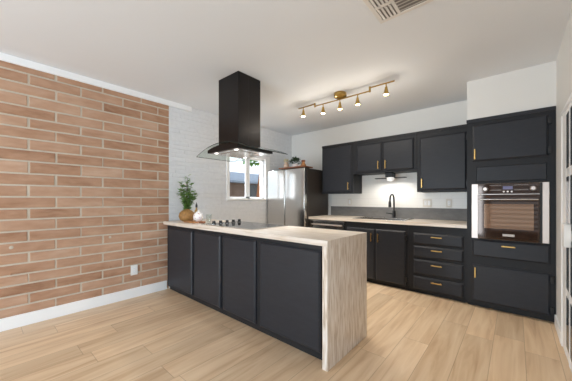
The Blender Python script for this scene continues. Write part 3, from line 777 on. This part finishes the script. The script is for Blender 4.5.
# ------------------------------------------------------------------ ceiling vent
vx0, vx1, vy0, vy1 = 2.735, 3.085, -2.615, -2.262
t = thing('ceiling_vent', ((vx0 + vx1) / 2, (vy0 + vy1) / 2, H), 'white multi-way air vent set in the ceiling near the camera', 'vent')
v = MB(); e = .028
v.box(vx0, vx1, vy0, vy0 + e, H - .008, H - .0005, .002); v.box(vx0, vx1, vy1 - e, vy1, H - .008, H - .0005, .002)
v.box(vx0, vx0 + e, vy0 + e, vy1 - e, H - .008, H - .0005, .002); v.box(vx1 - e, vx1, vy0 + e, vy1 - e, H - .008, H - .0005, .002)
v.box(2.868, 2.888, vy0 + e, vy1 - e, H - .008, H - .0005); v.build('frame', M['vent'], t)
MB().box(vx0 + e, vx1 - e, vy0 + e, vy1 - e, H - .003, H - .0005).build('backing', M['duct'], t)
def blade(x0, x1, y0, y1, tilt_axis):
    q = MB()
    if tilt_axis == 'y':     # blade runs along y
        q.quad([(x0, y0, H - .003), (x0, y1, H - .003), (x0 + .018, y1, H - .012), (x0 + .018, y0, H - .012)])
        q.quad([(x0 + .002, y0, H - .003), (x0 + .002, y1, H - .003), (x0 + .020, y1, H - .012), (x0 + .020, y0, H - .012)])
    else:
        q.quad([(x0, y0, H - .003), (x1, y0, H - .003), (x1, y0 - .022, H - .012), (x0, y0 - .022, H - .012)])
        q.quad([(x0, y0 - .002, H - .003), (x1, y0 - .002, H - .003), (x1, y0 - .024, H - .012), (x0, y0 - .024, H - .012)])
    return q.build('blade', M['vent'], t)
for k in range(4): blade(2.766 + k * .025, 0, -2.42, -2.292, 'y')
for k in range(4): blade(2.766 + k * .025, 0, -2.585, -2.45, 'y')
MB().box(2.763, 2.868, -2.447, -2.423, H - .008, H - .0005).build('divider', M['vent'], t)
for k in range(9): blade(2.89, 3.056, -2.298 - k * .032, 0, 'x')

# ------------------------------------------------------------------ things on the peninsula by the painted wall
CT = .9005
t = thing('rattan_vase', (.235, -2.44, CT), 'round woven rattan vase holding leafy green sprigs on the peninsula corner', 'vase')
MB().lathe([(.05, 0), (.085, .022), (.102, .065), (.092, .11), (.06, .14), (.036, .15), (.036, .163), (.028, .163), (.03, .14)], (.235, -2.44, CT), 24).build('vase_body', M['wicker'], t, True)
st = MB(); fo = MB(); rr = random.Random(9)
for k in range(12):
    a = k * 2.4; lean = rr.uniform(.05, .15) if k else .02; hgt = (.47 - lean * 1.7 + rr.uniform(-.03, .03)) if k else .47
    pts = []
    for s in range(9):
        u = s / 8; pts.append(Vector((.235 + math.cos(a) * lean * u ** 1.4, -2.44 + math.sin(a) * lean * u ** 1.4, CT + .10 + hgt * u)))
    st.tube(pts, .003, 6)
    for s in range(2, 9):
        for j in range(5):
            th_ = rr.uniform(0, 2 * PI); d = Vector((math.cos(th_), math.sin(th_), rr.uniform(-.1, .7)))
            fo.leaf(pts[s] + Vector((0, 0, rr.uniform(-.02, .02))), d, rr.uniform(.045, .068), .044, .4)
st.build('stems', M['stem'], t); fo.build('leaves', M['leaf'], t)
# serving board with rounded handle end
t = thing('serving_board', (.45, -2.46, CT), 'round-ended acacia serving board in front of the bottle and teapot', 'board')
MB().box(.36, .62, -2.555, -2.40, CT, CT + .018, .008, 3).build('board_body', M['board'], t, True)
MB().box(.615, .70, -2.495, -2.46, CT + .001, CT + .017, .006, 3).build('board_handle', M['redwood'], t, True)
BT = CT + .0185
t = thing('oil_bottle', (.445, -2.425, BT), 'slim amber bottle with black cap beside the leafy vase', 'bottle')
MB().lathe([(.026, 0), (.027, .005), (.027, .10), (.022, .125), (.011, .145), (.011, .165)], (.445, -2.425, BT), 20).build('bottle_body', M['amber'], t, True)
MB().lathe([(.013, .1655), (.013, .195), (.005, .215), (.004, .228)], (.445, -2.425, BT), 16).build('cap', M['black'], t, True)
MB().lathe([(.0276, .03), (.0276, .085)], (.445, -2.425, BT), 20, cap=False).build('label_band', M['white_cer'], t, True)
t = thing('teapot', (.545, -2.462, BT), 'white floral teapot on the serving board by the cooktop', 'teapot')
MB().lathe([(.032, 0), (.052, .02), (.060, .05), (.052, .085), (.034, .10), (.03, .102)], (.545, -2.462, BT), 24).build('pot_body', M['floral'], t, True)
MB().lathe([(.032, .1025), (.024, .116), (.008, .121), (.010, .134), (.003, .139)], (.545, -2.462, BT), 20).build('lid', M['white_cer'], t, True)
MB().tube([(.598, -2.462, BT + .035), (.625, -2.462, BT + .06), (.638, -2.462, BT + .095)], .01, 10, [.014, .010, .007]).build('spout', M['white_cer'], t, True)
hp = [(.497, -2.462, BT + .085), (.47, -2.462, BT + .09), (.455, -2.462, BT + .06), (.47, -2.462, BT + .03), (.495, -2.462, BT + .03)]
MB().tube(hp, .006, 8).build('handle', M['pink'], t, True)
t = thing('glass_tumbler', (.62, -2.36, CT), 'clear glass tumbler standing behind the teapot', 'glass')
MB().lathe([(.028, 0), (.036, .10), (.034, .10), (.027, .006), (.004, .005)], (.62, -2.36, CT), 24).build('tumbler_body', M['clear'], t, True)

# ------------------------------------------------------------------ outside the window
struct(MB().box(-30, -.3, -12, 30, -.25, -.15).build('ground', M['ground']))
t = thing('house', (-9, 5, -.15), 'brown neighbouring house with blue-grey roof seen through the window', 'house')
MB().box(-11, -7.0, -3, 14, -.15, 2.2).build('wall', M['house'], t)
rf = MB()
ev, rz = 2.10, 2.95
v = [rf.bm.verts.new(p) for p in ((-6.6, -3.5, ev), (-6.6, 14.5, ev), (-10.2, 14.5, rz), (-10.2, -3.5, rz), (-13.8, 14.5, ev), (-13.8, -3.5, ev), (-6.6, -3.5, ev - .1), (-6.6, 14.5, ev - .1), (-13.8, 14.5, ev - .1), (-13.8, -3.5, ev - .1))]
for f in ((0, 1, 2, 3), (3, 2, 4, 5), (0, 6, 7, 1), (5, 4, 8, 9), (6, 9, 8, 7), (0, 3, 5, 9, 6), (1, 7, 8, 4, 2)): rf.bm.faces.new([v[i] for i in f])
rf.build('roof', M['shingle'], t)
MB().box(-6.99, -6.96, 4.7, 5.7, -.1, 1.95).build('patio_door', M['house_dark'], t)
MB().lathe([(.06, 0), (.06, .25), (.12, .26), (.12, .36), (.0, .40)], (-9.2, 5.0, 2.7), 14).build('roof_vent', M['steel_dull'], t)
t = thing('tree', (-4.6, 3.1, -.15), 'leafy green tree outside the right window pane', 'tree')
MB().tube([(-4.6, 3.3, -.15), (-4.6, 3.4, 1.5), (-4.5, 3.5, 3.0)], .08, 8, [.11, .09, .05]).build('trunk', M['post'], t)
q = MB(); bushy((-4.5, 3.30, 2.85), .70, 700, 8, q, (.16, .28), .13, .75); q.build('crown', M['leaf_out'], t)
tag(MB().box(-2.06, -1.94, 1.03, 1.16, -.15, 2.9).build('porch_post', M['post']), 'brown wooden porch post outside the window', 'post')
